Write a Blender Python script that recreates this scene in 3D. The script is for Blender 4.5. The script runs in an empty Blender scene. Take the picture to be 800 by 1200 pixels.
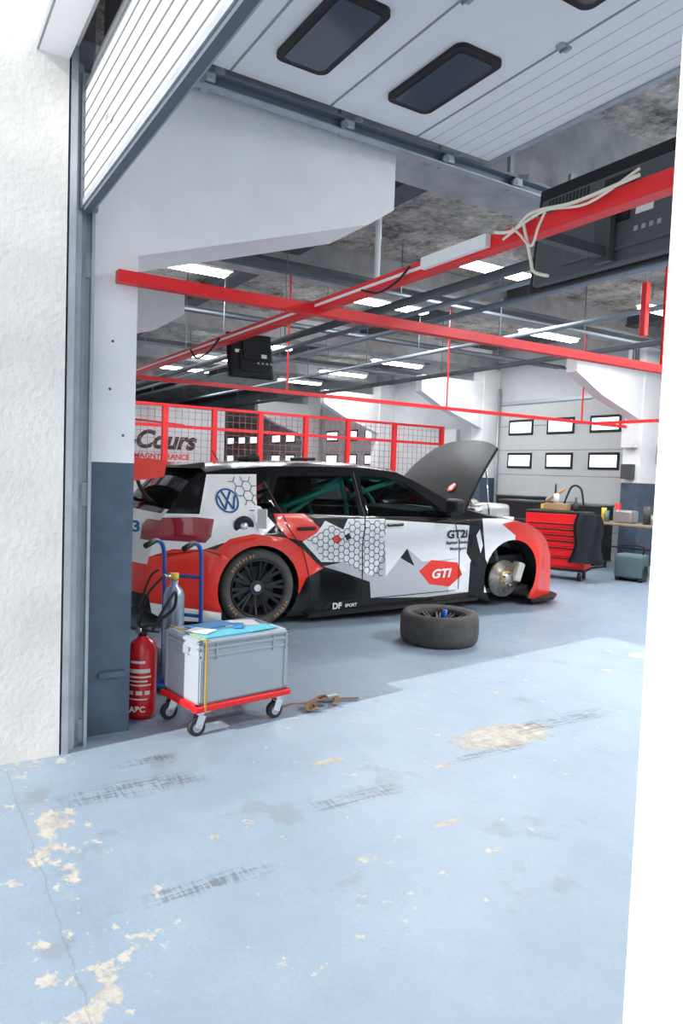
import bpy, bmesh, math, random
from mathutils import Vector, Matrix
from mathutils.geometry import delaunay_2d_cdt
random.seed(7)
scene=bpy.context.scene
COL=bpy.context.collection

# ------------------------------------------------------------ materials
def new_mat(name):
    m=bpy.data.materials.new(name); m.use_nodes=True
    nt=m.node_tree; b=nt.nodes['Principled BSDF']; return m,nt,b
def mat(name,col,rough=.5,metal=0,var=0,vscale=6,bump=0,bscale=40,emit=0,coat=0,back=None,spec=.5):
    m,nt,b=new_mat(name)
    c=(*col,1)
    b.inputs['Base Color'].default_value=c
    b.inputs['Roughness'].default_value=rough
    b.inputs['Metallic'].default_value=metal
    b.inputs['Coat Weight'].default_value=coat
    b.inputs['Specular IOR Level'].default_value=spec
    src=None
    if var>0:
        tc=nt.nodes.new('ShaderNodeTexCoord'); n=nt.nodes.new('ShaderNodeTexNoise')
        n.inputs['Scale'].default_value=vscale; n.inputs['Detail'].default_value=6
        nt.links.new(tc.outputs['Object'],n.inputs['Vector'])
        r=nt.nodes.new('ShaderNodeMapRange'); r.inputs[1].default_value=.3; r.inputs[2].default_value=.7
        r.inputs[3].default_value=1-var; r.inputs[4].default_value=1+var*.4
        nt.links.new(n.outputs[0],r.inputs[0])
        mx=nt.nodes.new('ShaderNodeVectorMath'); mx.operation='SCALE'; mx.inputs[0].default_value=col
        nt.links.new(r.outputs[0],mx.inputs['Scale']); nt.links.new(mx.outputs[0],b.inputs['Base Color']); src=mx.outputs[0]
    if bump>0:
        tc=nt.nodes.new('ShaderNodeTexCoord'); n=nt.nodes.new('ShaderNodeTexNoise')
        n.inputs['Scale'].default_value=bscale; n.inputs['Detail'].default_value=5
        nt.links.new(tc.outputs['Object'],n.inputs['Vector'])
        bp=nt.nodes.new('ShaderNodeBump'); bp.inputs['Strength'].default_value=bump; bp.inputs['Distance'].default_value=.02
        nt.links.new(n.outputs[0],bp.inputs['Height']); nt.links.new(bp.outputs[0],b.inputs['Normal'])
    if emit>0:
        b.inputs['Emission Color'].default_value=c; b.inputs['Emission Strength'].default_value=emit
    if back is not None:
        g=nt.nodes.new('ShaderNodeNewGeometry'); mx=nt.nodes.new('ShaderNodeMix'); mx.data_type='RGBA'
        mx.inputs['A'].default_value=c; mx.inputs['B'].default_value=(*back,1)
        if src: nt.links.new(src,mx.inputs['A'])
        nt.links.new(g.outputs['Backfacing'],mx.inputs['Factor']); nt.links.new(mx.outputs['Result'],b.inputs['Base Color'])
    return m

WHITEW=mat('plaster_white',(.70,.69,.67),.85,var=.14,vscale=3,bump=.16,bscale=35)
WHITEI=mat('pillar_white',(.86,.86,.86),.7,var=.05,vscale=4,bump=.08)
WALLB=mat('back_wall_paint',(.60,.61,.62),.8,var=.12,vscale=2,bump=.05)
SLATE=mat('pillar_slate_paint',(.075,.11,.16),.55,var=.22,vscale=9,bump=.1)
BEAMC=mat('beam_concrete',(.42,.42,.42),.9,var=.25,vscale=5,bump=.3)
DBEAM=mat('beam_dark_grey',(.10,.11,.12),.7,var=.2)
PANEL=mat('door_panel_white',(.82,.82,.82),.5,var=.03)
PANELB=mat('back_door_panel',(.54,.55,.54),.5,var=.05)
GROOVE=mat('panel_groove',(.28,.29,.31),.6)
STEEL=mat('galvanised_steel',(.42,.46,.50),.45,metal=.4,var=.15,vscale=10)
STEELD=mat('dark_track_steel',(.20,.24,.28),.45,metal=.3)
RUBBER=mat('rubber_black',(.02,.02,.02),.7)
SEAL=mat('seal_grey_rubber',(.10,.12,.15),.6)
RED=mat('red_powdercoat',(.76,.012,.016),.4)
BLACK=mat('black_plastic',(.018,.018,.02),.5,spec=.3)
BLACKG=mat('black_gloss',(.01,.01,.012),.12)
DGREY=mat('dark_grey_plastic',(.06,.065,.07),.5,var=.1)
TUBE=mat('fluorescent_tube',(.95,.98,1),.5,emit=18)
WINEM=mat('daylight_window',(.74,.86,1),.5,emit=1.3)
CHROME=mat('chrome',(.7,.7,.72),.2,metal=1)
WHITEP=mat('white_plastic',(.8,.8,.8),.4)
CONC,nt,bs=new_mat('ceiling_concrete')
tc=nt.nodes.new('ShaderNodeTexCoord')
n1=nt.nodes.new('ShaderNodeTexNoise'); n1.inputs['Scale'].default_value=2.2; n1.inputs['Detail'].default_value=10; n1.inputs['Roughness'].default_value=.75
n2=nt.nodes.new('ShaderNodeTexNoise'); n2.inputs['Scale'].default_value=16; n2.inputs['Detail'].default_value=6; n2.inputs['Roughness'].default_value=.7
for n in (n1,n2): nt.links.new(tc.outputs['Object'],n.inputs['Vector'])
ad=nt.nodes.new('ShaderNodeMath'); ad.operation='MULTIPLY_ADD'; ad.inputs[1].default_value=.6
nt.links.new(n2.outputs[0],ad.inputs[0]); nt.links.new(n1.outputs[0],ad.inputs[2])
cr=nt.nodes.new('ShaderNodeValToRGB'); e=cr.color_ramp.elements
e[0].position=.62; e[0].color=(.13,.12,.105,1); e[1].position=.98; e[1].color=(.74,.71,.65,1)
nt.links.new(ad.outputs[0],cr.inputs[0]); nt.links.new(cr.outputs[0],bs.inputs['Base Color']); bs.inputs['Roughness'].default_value=.95
bp=nt.nodes.new('ShaderNodeBump'); bp.inputs['Strength'].default_value=.9; bp.inputs['Distance'].default_value=.05
nt.links.new(ad.outputs[0],bp.inputs['Height']); nt.links.new(bp.outputs[0],bs.inputs['Normal'])

# ------------------------------------------------------------ builder
class B:
    def __init__(s,name): s.name=name; s.bm=bmesh.new(); s.mats=[]
    def mi(s,m):
        if m not in s.mats: s.mats.append(m)
        return s.mats.index(m)
    def _merge(s,t,m,smooth=False,M=None):
        i=s.mi(m)
        if M is not None: bmesh.ops.transform(t,matrix=M,verts=t.verts)
        for f in t.faces: f.material_index=i; f.smooth=smooth
        me=bpy.data.meshes.new('t'); t.to_mesh(me); t.free(); s.bm.from_mesh(me); bpy.data.meshes.remove(me)
    def box(s,c,d,m,R=None,bev=0,seg=2):
        t=bmesh.new(); bmesh.ops.create_cube(t,size=1)
        bmesh.ops.scale(t,vec=d,verts=t.verts)
        if bev>0: bmesh.ops.bevel(t,geom=t.edges[:],offset=bev,segments=seg,affect='EDGES',profile=.5)
        M=Matrix.Translation(c)
        if R is not None: M=M@R.to_4x4()
        s._merge(t,m,False,M); return s
    def bb(s,a,b,m,bev=0):
        a=Vector(a);b=Vector(b); return s.box((a+b)/2,[abs(x) for x in (b-a)],m,bev=bev)
    def cyl(s,p,q,r,m,r2=None,seg=16,smooth=True):
        p=Vector(p);q=Vector(q);d=q-p
        t=bmesh.new(); bmesh.ops.create_cone(t,cap_ends=True,segments=seg,radius1=r,radius2=r if r2 is None else r2,depth=d.length)
        M=Matrix.Translation((p+q)/2)@d.to_track_quat('Z','Y').to_matrix().to_4x4()
        bmesh.ops.transform(t,matrix=M,verts=t.verts)
        i=s.mi(m)
        for f in t.faces: f.material_index=i; f.smooth=smooth and len(f.verts)==4
        me=bpy.data.meshes.new('t'); t.to_mesh(me); t.free(); s.bm.from_mesh(me); bpy.data.meshes.remove(me); return s
    def beam(s,p,q,w,h,m):
        p=Vector(p);q=Vector(q);d=q-p
        t=bmesh.new(); bmesh.ops.create_cube(t,size=1); bmesh.ops.scale(t,vec=(w,h,d.length),verts=t.verts)
        M=Matrix.Translation((p+q)/2)@d.to_track_quat('Z','Y').to_matrix().to_4x4()
        s._merge(t,m,False,M); return s
    def tube(s,pts,r,m,seg=8):
        pts=[Vector(p) for p in pts]
        P=[]
        if len(pts)>2:
            for i in range(len(pts)-1):
                a=pts[max(i-1,0)];b=pts[i];c=pts[i+1];d=pts[min(i+2,len(pts)-1)]
                for k in range(6):
                    t=k/6; P.append(.5*((2*b)+(c-a)*t+(2*a-5*b+4*c-d)*t*t+(3*b-a-3*c+d)*t**3))
            P.append(pts[-1])
        else: P=pts
        t=bmesh.new(); rings=[]
        ref=Vector((0,0,1))
        for i,p in enumerate(P):
            d=(P[min(i+1,len(P)-1)]-P[max(i-1,0)]).normalized()
            if abs(d.dot(ref))>.95: u=d.cross(Vector((1,0,0))).normalized()
            else: u=d.cross(ref).normalized()
            if rings and u.dot(lu)<0: u=-u
            lu=u; v=d.cross(u)
            rings.append([t.verts.new(p+(u*math.cos(2*math.pi*k/seg)+v*math.sin(2*math.pi*k/seg))*r) for k in range(seg)])
        for a,b in zip(rings,rings[1:]):
            for k in range(seg):
                t.faces.new((a[k],a[(k+1)%seg],b[(k+1)%seg],b[k]))
        t.faces.new(rings[0][::-1]); t.faces.new(rings[-1])
        bmesh.ops.recalc_face_normals(t,faces=t.faces)
        s._merge(t,m,True); return s
    def lathe(s,c,ax,prof,m,seg=40,smooth=True):
        t=bmesh.new(); rings=[]
        for r,h in prof:
            rings.append([t.verts.new((r*math.cos(2*math.pi*k/seg),r*math.sin(2*math.pi*k/seg),h)) for k in range(seg)])
        for a,b in zip(rings,rings[1:]):
            for k in range(seg): t.faces.new((a[k],a[(k+1)%seg],b[(k+1)%seg],b[k]))
        bmesh.ops.remove_doubles(t,verts=t.verts,dist=1e-5)
        bmesh.ops.recalc_face_normals(t,faces=t.faces)
        M=Matrix.Translation(c)@Vector(ax).to_track_quat('Z','Y').to_matrix().to_4x4()
        s._merge(t,m,smooth,M); return s
    def prism(s,pts,axis,a,b,m):
        def mk(p,h):
            return [(h,p[0],p[1]),(p[0],h,p[1]),(p[0],p[1],h)][axis]
        t=bmesh.new()
        A=[t.verts.new(mk(p,a)) for p in pts];Bv=[t.verts.new(mk(p,b)) for p in pts]
        t.faces.new(A); t.faces.new(Bv[::-1]); n=len(pts)
        for i in range(n): t.faces.new((A[i],Bv[i],Bv[(i+1)%n],A[(i+1)%n]))
        bmesh.ops.recalc_face_normals(t,faces=t.faces)
        s._merge(t,m); return s
    def quadstrip(s,rows,m,smooth=True):
        t=bmesh.new(); R=[[t.verts.new(p) for p in r] for r in rows]
        for a,b in zip(R,R[1:]):
            for k in range(len(a)-1): t.faces.new((a[k],a[k+1],b[k+1],b[k]))
        s._merge(t,m,smooth); return s
    def text(s,body,size,M,m,extr=0,bold=0,fn=None,shear=0):
        cu=bpy.data.curves.new('t','FONT'); cu.body=body; cu.size=size; cu.extrude=extr; cu.offset=bold; cu.shear=shear
        cu.align_x='CENTER'; cu.align_y='CENTER'
        ob=bpy.data.objects.new('t',cu); COL.objects.link(ob)
        dg=bpy.context.evaluated_depsgraph_get(); dg.update()
        me=bpy.data.meshes.new_from_object(ob.evaluated_get(dg))
        t=bmesh.new(); t.from_mesh(me); bpy.data.objects.remove(ob); bpy.data.curves.remove(cu); bpy.data.meshes.remove(me)
        bmesh.ops.transform(t,matrix=M,verts=t.verts)
        if fn:
            bmesh.ops.triangulate(t,faces=t.faces)
            for v in t.verts: v.co=fn(v.co)
        s._merge(t,m); return s
    def done(s,loc=(0,0,0),rotz=0,parent=None,M=None):
        me=bpy.data.meshes.new(s.name); s.bm.to_mesh(me); s.bm.free()
        for m in s.mats: me.materials.append(m)
        o=bpy.data.objects.new(s.name,me); COL.objects.link(o)
        o.location=loc; o.rotation_euler=(0,0,rotz)
        if M is not None: o.matrix_world=M
        if parent is not None: o.parent=parent
        return o

# ------------------------------------------------------------ floor material
def floor_mat():
    m,nt,b=new_mat('floor_blue_paint_worn')
    L=nt.links.new
    def nd(t): return nt.nodes.new(t)
    tc=nd('ShaderNodeTexCoord'); sep=nd('ShaderNodeSeparateXYZ'); L(tc.outputs['Object'],sep.inputs[0])
    X,Y=sep.outputs[0],sep.outputs[1]
    def M(op,a,b_=0,c=None,clamp=False):
        n=nd('ShaderNodeMath'); n.operation=op; n.use_clamp=clamp
        for i,v in enumerate((a,b_,c)):
            if v is None: continue
            if isinstance(v,(int,float)): n.inputs[i].default_value=v
            else: L(v,n.inputs[i])
        return n.outputs[0]
    def noise(sc,det=6,rough=.6,vec=None):
        n=nd('ShaderNodeTexNoise'); n.inputs['Scale'].default_value=sc; n.inputs['Detail'].default_value=det; n.inputs['Roughness'].default_value=rough
        L(vec or tc.outputs['Object'],n.inputs['Vector']); return n.outputs[0]
    def step(v,lo,hi):
        n=nd('ShaderNodeMapRange'); n.clamp=True; L(v,n.inputs[0]); n.inputs[1].default_value=lo; n.inputs[2].default_value=hi; return n.outputs[0]
    n1=noise(2.4,9,.70); n2=noise(13,7,.68); n3=noise(60,4,.6); n4=noise(7,3,.5)
    band=M('SUBTRACT',1,step(M('ABSOLUTE',M('SUBTRACT',Y,.48)),.0,.26))
    fld=M('ADD',M('ADD',M('MULTIPLY',n1,.5),M('MULTIPLY',n2,.5)),M('MULTIPLY',band,.085))
    wear=step(fld,.60,.612)
    fleck=M('MULTIPLY',step(M('ADD',M('MULTIPLY',n4,.6),M('MULTIPLY',n2,.4)),.620,.632),step(noise(1.3,2,.5),.42,.5))
    wear=M('MAXIMUM',wear,fleck)
    for cx,cy,rx,ry in [(-2.77,2.82,.15,.34),(-2.90,1.78,.03,.10),(-3.6,5.2,.08,.16),(-2.6,2.25,.025,.06),(-2.15,1.9,.02,.08)]:
        dx=M('DIVIDE',M('SUBTRACT',X,cx),rx); dy=M('DIVIDE',M('SUBTRACT',Y,cy),ry)
        d=M('SQRT',M('ADD',M('MULTIPLY',dx,dx),M('MULTIPLY',dy,dy)))
        d=M('ADD',d,M('MULTIPLY',M('SUBTRACT',n2,.5),1.8))
        wear=M('MAXIMUM',wear,M('SUBTRACT',1,step(d,.92,1.0)))
    sk=None
    cmb=nd('ShaderNodeCombineXYZ'); L(M('MULTIPLY',X,8),cmb.inputs[0]); L(M('MULTIPLY',Y,70),cmb.inputs[1])
    lug=noise(1.0,2,.6,cmb.outputs[0])
    cmb2=nd('ShaderNodeCombineXYZ'); L(M('MULTIPLY',X,55),cmb2.inputs[0]); L(M('MULTIPLY',Y,5),cmb2.inputs[1])
    sn=M('ADD',M('MULTIPLY',noise(1.0,3,.6,cmb2.outputs[0]),.6),M('MULTIPLY',lug,.4))
    for cx,cy,w,l in [(-3.03,.87,.10,.36),(-2.51,1.7,.06,.26),(-2.80,3.3,.09,.45),(-2.62,2.6,.05,.3),(-2.2,.9,.05,.25),(-3.3,1.0,.05,.18)]:
        a=M('SUBTRACT',1,step(M('ABSOLUTE',M('SUBTRACT',X,cx)),w*.5,w)); c=M('SUBTRACT',1,step(M('ABSOLUTE',M('SUBTRACT',Y,cy)),l*.6,l))
        k=M('MULTIPLY',a,c); sk=k if sk is None else M('MAXIMUM',sk,k)
    sk=M('MULTIPLY',M('MULTIPLY',sk,step(sn,.47,.56)),.6)
    def mix(f,a,b_):
        n=nd('ShaderNodeMix'); n.data_type='RGBA'
        if isinstance(f,(int,float)): n.inputs['Factor'].default_value=f
        else: L(f,n.inputs['Factor'])
        for k,v in (('A',a),('B',b_)):
            if isinstance(v,tuple): n.inputs[k].default_value=(*v,1)
            else: L(v,n.inputs[k])
        return n.outputs['Result']
    paint=mix(step(noise(2.5,8,.7),.3,.7),(.228,.295,.375),(.285,.36,.445))
    paint=mix(M('MULTIPLY',step(n3,.45,.8),.3),paint,(.19,.235,.30))
    conc=mix(step(n2,.40,.62),(.32,.305,.275),(.48,.46,.42))
    conc=mix(M('MULTIPLY',step(n3,.5,.8),.5),conc,(.24,.225,.205))
    col=mix(wear,paint,conc)
    col=mix(M('MULTIPLY',step(noise(3.3,7,.6),.59,.66),.5),col,(.20,.225,.25))
    jl=M('SUBTRACT',1,step(M('ABSOLUTE',M('SUBTRACT',M('ADD',Y,M('MULTIPLY',M('SUBTRACT',n2,.5),.05)),.42)),.001,.004))
    col=mix(M('MULTIPLY',jl,.35),col,(.16,.14,.12))
    col=mix(sk,col,(.06,.07,.08))
    L(col,b.inputs['Base Color'])
    L(M('ADD',.34,M('ADD',M('MULTIPLY',wear,.4),M('MULTIPLY',n2,.2))),b.inputs['Roughness'])
    bp=nd('ShaderNodeBump'); bp.inputs['Strength'].default_value=.25; bp.inputs['Distance'].default_value=.01
    L(M('SUBTRACT',M('MULTIPLY',n3,.3),wear),bp.inputs['Height']); L(bp.outputs[0],b.inputs['Normal'])
    return m

# ------------------------------------------------------------ room shell
YB=11.0; CZ=4.15
B('floor').bb((-32,-14,-.2),(8,YB+.4,0),floor_mat()).done()
B('ceiling').bb((-32,.66,CZ),(5,YB+.4,CZ+.25),CONC).done()
B('wall_left_exterior').bb((-8,-9,0),(-3.54,.66,5.2),WHITEW).done()
B('wall_right_exterior').bb((-.475,.69,0),(7,1.0,5.2),WHITEW).done()
B('wall_front_interior').bb((-32,.68,0),(-4.36,.95,CZ),WALLB).done()
B('wall_side_right').bb((3.8,1.0,0),(4,YB,CZ),WHITEI).done()
B('wall_side_left').bb((-31,.95,0),(-30.8,YB,CZ),WALLB).done()
b=B('trim_lintel'); b.bb((-3.62,.53,3.23),(7,.66,5.2),PANEL); b.bb((-3.6,.66,3.30),(7,.70,5.2),WHITEW); b.bb((-3.61,.52,3.23),(7,.53,3.27),GROOVE); b.done()

def pillar(name,x0,x1,y0,y1,gus,sgn,top=3.43):
    b=B(name)
    b.bb((x0,y0,0),(x1,y1,1.41),SLATE); b.bb((x0,y0,1.41),(x1,y1,top),WHITEI)
    b.prism(gus,0,x0+.12,x1-.02,WHITEI)
    if sgn>0:
        b.bb((x1,y0+.08,.30),(x1+.02,y1-.03,.33),SLATE)
        for zz,yy in ((2.02,.12),(1.78,.13),(1.55,.06)): b.box((x1+.002,y1-yy,zz),(.006,.012,.012),DGREY,bev=.002)
    b.done()
GF=[(1.0,2.455),(2.44,2.92),(2.63,3.05),(2.63,3.425),(.85,3.425),(.85,2.455)]
for i,x in enumerate((-3.72,-7.57,-11.42,-15.27,-19.1)):
    pillar('pillar_front',x-.6,x,.80,1.04,GF,1,3.43 if i==0 else 3.72)
GBk=[(YB-.3,2.4),(YB-1.5,2.8),(YB-2.1,3.10),(YB-2.1,3.425),(YB-.3,3.425)]
for i,x in enumerate((-3.72,-7.57,-11.42,-15.27,-19.1)):
    pillar('pillar_back',x-.35,x,YB-.45,YB,GBk,0,3.43 if i==0 else 3.72)
b=B('concrete_beams')
for x,zb_ in ((-3.80,3.43),(-7.65,3.74),(-11.5,3.74),(-15.35,3.74),(-19.2,3.74)): b.bb((x-.35,.95,zb_),(x,YB,CZ),BEAMC)
b.done()
b=B('ceiling_cross_beams')
for y in (3.9,7.5,10.2):
    b.bb((-31,y-.09,3.98),(3.8,y+.09,CZ),DBEAM)
    b.bb((-31,y-.13,3.95),(3.8,y+.13,3.98),DBEAM)
b.done()
b=B('wall_back'); b.bb((-32,YB,0),(5,YB+.3,CZ),WALLB); b.done()
def backdoor(x0,x1,k):
    b=B('door_%d'%k)
    b.bb((x0,YB-.06,0),(x1,YB,2.95),PANELB)
    for i in range(1,6): b.bb((x0,YB-.065,.5*i-.008),(x1,YB-.06,.5*i+.008),GROOVE)
    cx=(x0+x1)/2
    for zc in (1.79,2.47):
        for j in range(-1,2):
            x=cx+j*1.04
            b.bb((x-.34,YB-.075,zc-.16),(x+.34,YB-.06,zc+.16),BLACK,bev=.005)
            b.bb((x-.29,YB-.08,zc-.11),(x+.29,YB-.074,zc+.11),WINEM)
    b.cyl((x0+.05,YB-.12,0),(x0+.05,YB-.12,3.3),.03,STEEL); b.cyl((x1-.05,YB-.12,0),(x1-.05,YB-.12,3.3),.03,STEEL)
    b.bb((x0,YB-.1,2.95),(x1,YB,3.02),STEEL)
    b.done()
for k,c in enumerate((-9.65,-17.2,-20.9,-24.8)): backdoor(c-1.70,c+1.70,k+2)

b=B('door_1')
prof=[(.735,2.60),(.735,3.12),(.78,3.30),(.90,3.43),(1.08,3.49),(3.27,3.49)]
th=.045
def offs(p):
    out=[]
    for i,(y,z) in enumerate(p):
        a=p[max(i-1,0)]; c=p[min(i+1,len(p)-1)]
        d=Vector((c[0]-a[0],c[1]-a[1])).normalized(); n=Vector((d.y,-d.x))
        out.append((y+n.x*th, z+n.y*th))
    return out
inn=offs(prof)
b.prism(prof+inn[::-1],0,-3.57,-.50,PANEL)
z=2.66
while z<3.2:
    b.bb((-3.57,.730,z-.003),(-.5,.7355,z+.003),GROOVE); z+=.068
b.bb((-3.57,.727,2.595),(-.5,.79,2.625),STEEL)
b.bb((-3.57,.735,2.575),(-.5,.770,2.597),SEAL)
b.bb((-3.585,.72,2.585),(-3.55,.80,3.2),STEELD)
b.box((-3.05,.722,2.80),(.05,.02,.02),CHROME,bev=.003)
zb=3.445
for yj in (1.45,2.05,2.66): b.bb((-3.57,yj-.006,zb-.003),(-.5,yj+.006,zb),GROOVE)
y=2.76
while y<3.22:
    b.bb((-3.57,y-.001,zb-.001),(-.5,y+.001,zb),GROOVE); y+=.1
b.bb((-3.57,3.24,zb-.012),(-.5,3.275,3.50),STEEL)
def rr(x0,x1,y0,y1,r,n=5):
    P=[]
    for cx,cy,a0 in ((x1-r,y1-r,0),(x0+r,y1-r,90),(x0+r,y0+r,180),(x1-r,y0+r,270)):
        for i in range(n+1):
            a=math.radians(a0+90*i/n); P.append((cx+r*math.cos(a),cy+r*math.sin(a)))
    return P
ACR=mat('acrylic_dark',(.07,.085,.11),.15)
for cx in (-3.0,-1.9,-.98):
    for cy in (1.71,2.38):
        b.prism(rr(cx-.31,cx+.31,cy-.145,cy+.145,.05),2,zb-.022,zb,BLACK)
        b.prism(rr(cx-.27,cx+.27,cy-.11,cy+.11,.03),2,zb-.026,zb-.02,ACR)
for cx in (-2.45,-1.4):
    for yj in (1.45,2.05,2.66):
        b.box((cx,yj,zb-.008),(.04,.07,.014),STEEL,bev=.003); b.cyl((cx-.02,yj,zb-.018),(cx+.02,yj,zb-.018),.008,STEELD)
b.done()
b=B('trim_door_track')
b.bb((-3.60,.67,0),(-3.54,.70,3.3),STEEL)
b.bb((-3.70,.70,0),(-3.66,.80,3.4),STEEL); b.bb((-3.66,.785,0),(-3.60,.80,3.3),STEEL); b.bb((-3.66,.70,0),(-3.645,.79,3.3),STEEL)
b.bb((-3.60,.70,0),(-3.585,.735,3.25),STEEL); b.bb((-3.665,.74,0),(-3.63,.765,3.25),STEEL)
b.bb((-3.72,.67,0),(-3.60,.70,3.3),STEELD)
for z in (.02,1.2,2.3): b.box((-3.645,.77,z+.05),(.03,.05,.12),STEEL,bev=.004)
x=-3.64
b.bb((x-.02,1.0,3.425),(x+.035,4.25,3.44),STEELD); b.bb((x-.03,1.0,3.36),(x-.015,4.25,3.44),STEELD); b.bb((x-.02,1.0,3.355),(x+.035,4.25,3.365),STEEL)
for y in (1.35,2.2,2.95,3.55,4.15):
    b.bb((x-.06,y-.02,3.36),(x-.03,y+.02,3.62),STEEL); b.box((x+.02,y,3.40),(.045,.07,.05),STEEL,bev=.008); b.cyl((x+.02,y-.04,3.385),(x+.05,y-.04,3.385),.022,STEELD); b.beam((x-.02,y,3.44),(x+.06,y+.07,3.44),.03,.03,STEEL)
b.done()

# ------------------------------------------------------------ light fixtures
b=B('fluorescent_lamps')
pos=[]
for x in (-1.9,.9,-6.2,-8.38,-10.5,-12.6,-14.8,-17.0,-19.5):  # rows right of the view are unseen extras, added to brighten the entry bay
    for y in (5.3,8.5): pos.append((x,y))
for x in (-8.38,-10.5,-13.5,-17): pos.append((x,2.2))
for x,y in pos:
    b.bb((x-.09,y-.04,3.80),(x+.09,y+1.28,3.87),WHITEP)
    b.bb((x-.075,y,3.75),(x+.075,y+1.22,3.80),TUBE)
    b.cyl((x,y+.2,3.87),(x,y+.2,CZ-.01),.006,STEEL,seg=6); b.cyl((x,y+1.0,3.87),(x,y+1.0,CZ-.01),.006,STEEL,seg=6)
b.done()
def area(name,loc,sx,sy,e,col=(1,1,1),rot=(0,0,0)):
    l=bpy.data.lights.new(name,'AREA'); l.shape='RECTANGLE'; l.size=sx; l.size_y=sy; l.energy=e; l.color=col
    o=bpy.data.objects.new(name,l); o.location=loc; o.rotation_euler=rot; COL.objects.link(o)
for i,(x,y,e) in enumerate([(-1.9,5.9,150),(.9,5.9,150),(-1.9,9.1,80),(-6.2,5.9,85),(-8.38,5.9,50),(-12.6,5.9,45),(-6.2,9.1,60),(-10.5,9.1,45),(-17,5.9,45),(-8.38,2.8,50),(-14.8,9.1,35)]):  # leading entries light the added unseen rows, lifting the pillar and gusset faces
    area('lamp_light',(x,y,3.73),.3,1.2,e,(.95,.98,1))

# ------------------------------------------------------------ red rail frame
b=B('red_overhead_rails')
zr=2.35
b.beam((-3.66,.92,zr-.02),(-3.66,9.6,zr),.06,.06,RED)
b.beam((-1.0,2.06,zr),(-7.75,2.06,zr),.06,.06,RED)
b.beam((-7.78,2.06,zr),(-7.78,10.4,zr),.045,.045,RED)
b.beam((-3.66,9.6,zr),(-7.78,9.6,zr),.045,.045,RED)
b.bb((-7.6,2.024,zr-.008),(-2.6,2.03,zr+.006),WHITEP)
b.bb((-2.62,2.0,zr-.02),(-2.2,2.028,zr+.03),WHITEP)
for x,y in [(-3.66,5.3),(-7.78,4.0),(-7.78,6.5),(-7.78,9.3),(-5.2,9.6),(-3.9,9.4)]:
    b.beam((x,y,zr),(x,y,CZ),.018,.018,RED)
b.done()
b=B('white_conduit_drop'); b.cyl((-4.6,3.1,2.86),(-4.6,3.1,CZ),.022,WHITEP,seg=10); b.done()
b=B('red_drop_box'); b.bb((-4.39,5.98,2.80),(-4.33,6.04,3.30),RED,bev=.004); b.cyl((-4.36,6.01,3.30),(-4.36,6.01,CZ),.012,STEEL); b.done()
b=B('ceiling_conduits')
for y,z,r in [(3.5,2.80,.035),(3.62,2.74,.022),(5.0,3.1,.03),(6.6,3.2,.03),(8.2,3.2,.04)]:
    b.cyl((-20,y,z),(-.6,y,z),r,DBEAM if r>.03 else STEELD,seg=10)
for x,z in [(-6.9,3.5),(-9.3,3.5),(-12,3.45)]:
    b.cyl((x,1.1,z),(x,10.8,z),.022,STEELD,seg=10)
for x,z in [(-9.6,3.55),(-12.4,3.55),(-7.1,3.62)]: b.bb((x-.1,1.1,z),(x+.1,10.8,z+.04),DBEAM)
for x,z in [(-5.0,4.08),(-5.15,4.08),(-2.8,4.08)]: b.cyl((x,1.1,z),(x,10.8,z),.018,WHITEP,seg=8)
for x in (-19,-16.5,-14,-12,-10,-8.6,-6.9):
    for y,z in ((3.5,2.8),(5,3.1),(6.6,3.2),(8.2,3.2)): b.cyl((x,y,z),(x,y,CZ),.007,STEELD,seg=6)
b.done()
b=B('hanging_cables')
WC=mat('cable_white',(.75,.70,.58),.5)
b.tube([(-2.05,2.0,2.36),(-2.0,1.99,2.32),(-1.93,1.98,2.26),(-1.90,1.98,2.32),(-1.88,1.99,2.37)],.005,WC)
b.tube([(-2.0,2.0,2.38),(-1.95,2.0,2.22),(-1.93,2.0,2.17),(-1.86,2.0,2.14)],.006,WC)
b.tube([(-2.15,2.0,2.37),(-2.05,2.0,2.35),(-1.95,2.0,2.39),(-1.75,2.0,2.37),(-1.5,2.0,2.38)],.007,WC)
b.tube([(-2.1,2.0,2.33),(-1.9,2.0,2.38),(-1.7,2.0,2.35),(-1.5,2.0,2.40)],.005,WC)
b.tube([(-3.1,2.0,2.33),(-2.95,2.0,2.29),(-2.8,2.0,2.31),(-2.7,2.0,2.36)],.006,BLACK)
b.tube([(-5.6,2.0,2.34),(-5.45,2.0,2.26),(-5.2,2.0,2.28),(-5.0,2.0,2.35)],.008,BLACK)
b.done()

def tv(w,h,M,body=DGREY):
    b=B('television')
    b.box((0,0,0),(w,.03,h),BLACK,bev=.008)
    b.box((0,-.028,-.03),(w*.9,.04,h*.82),body,bev=.012)
    b.box((0,-.052,-.06),(w*.55,.02,h*.46),body,bev=.008)
    b.bb((-w/2+.02,.015,-h/2+.03),(w/2-.02,.018,h/2-.02),BLACKG)
    for i in range(12): b.bb((-w*.40+i*.02,-.051,h*.24),(-w*.40+i*.02+.008,-.047,h*.32),BLACK)
    b.bb((w*.10,-.066,-h*.10),(w*.10+.08,-.061,-h*.02),WHITEP); b.bb((-w*.36,-.051,-h*.0),(-w*.36+.08,-.047,h*.07),WHITEP)
    for i in range(4): b.bb((w*.1+i*.035,-.064,-h*.24),(w*.1+i*.035+.018,-.061,-h*.2),STEEL)
    b.bb((-.07,-.072,-.06),(.07,-.06,h*.28),BLACK)
    b.done(M=M)
tv(1.0,.50,Matrix.Translation((-2.02,2.62,2.54))@Matrix.Rotation(math.radians(-6),4,'X'),mat('tv_back_grey',(.085,.09,.098),.5))
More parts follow.
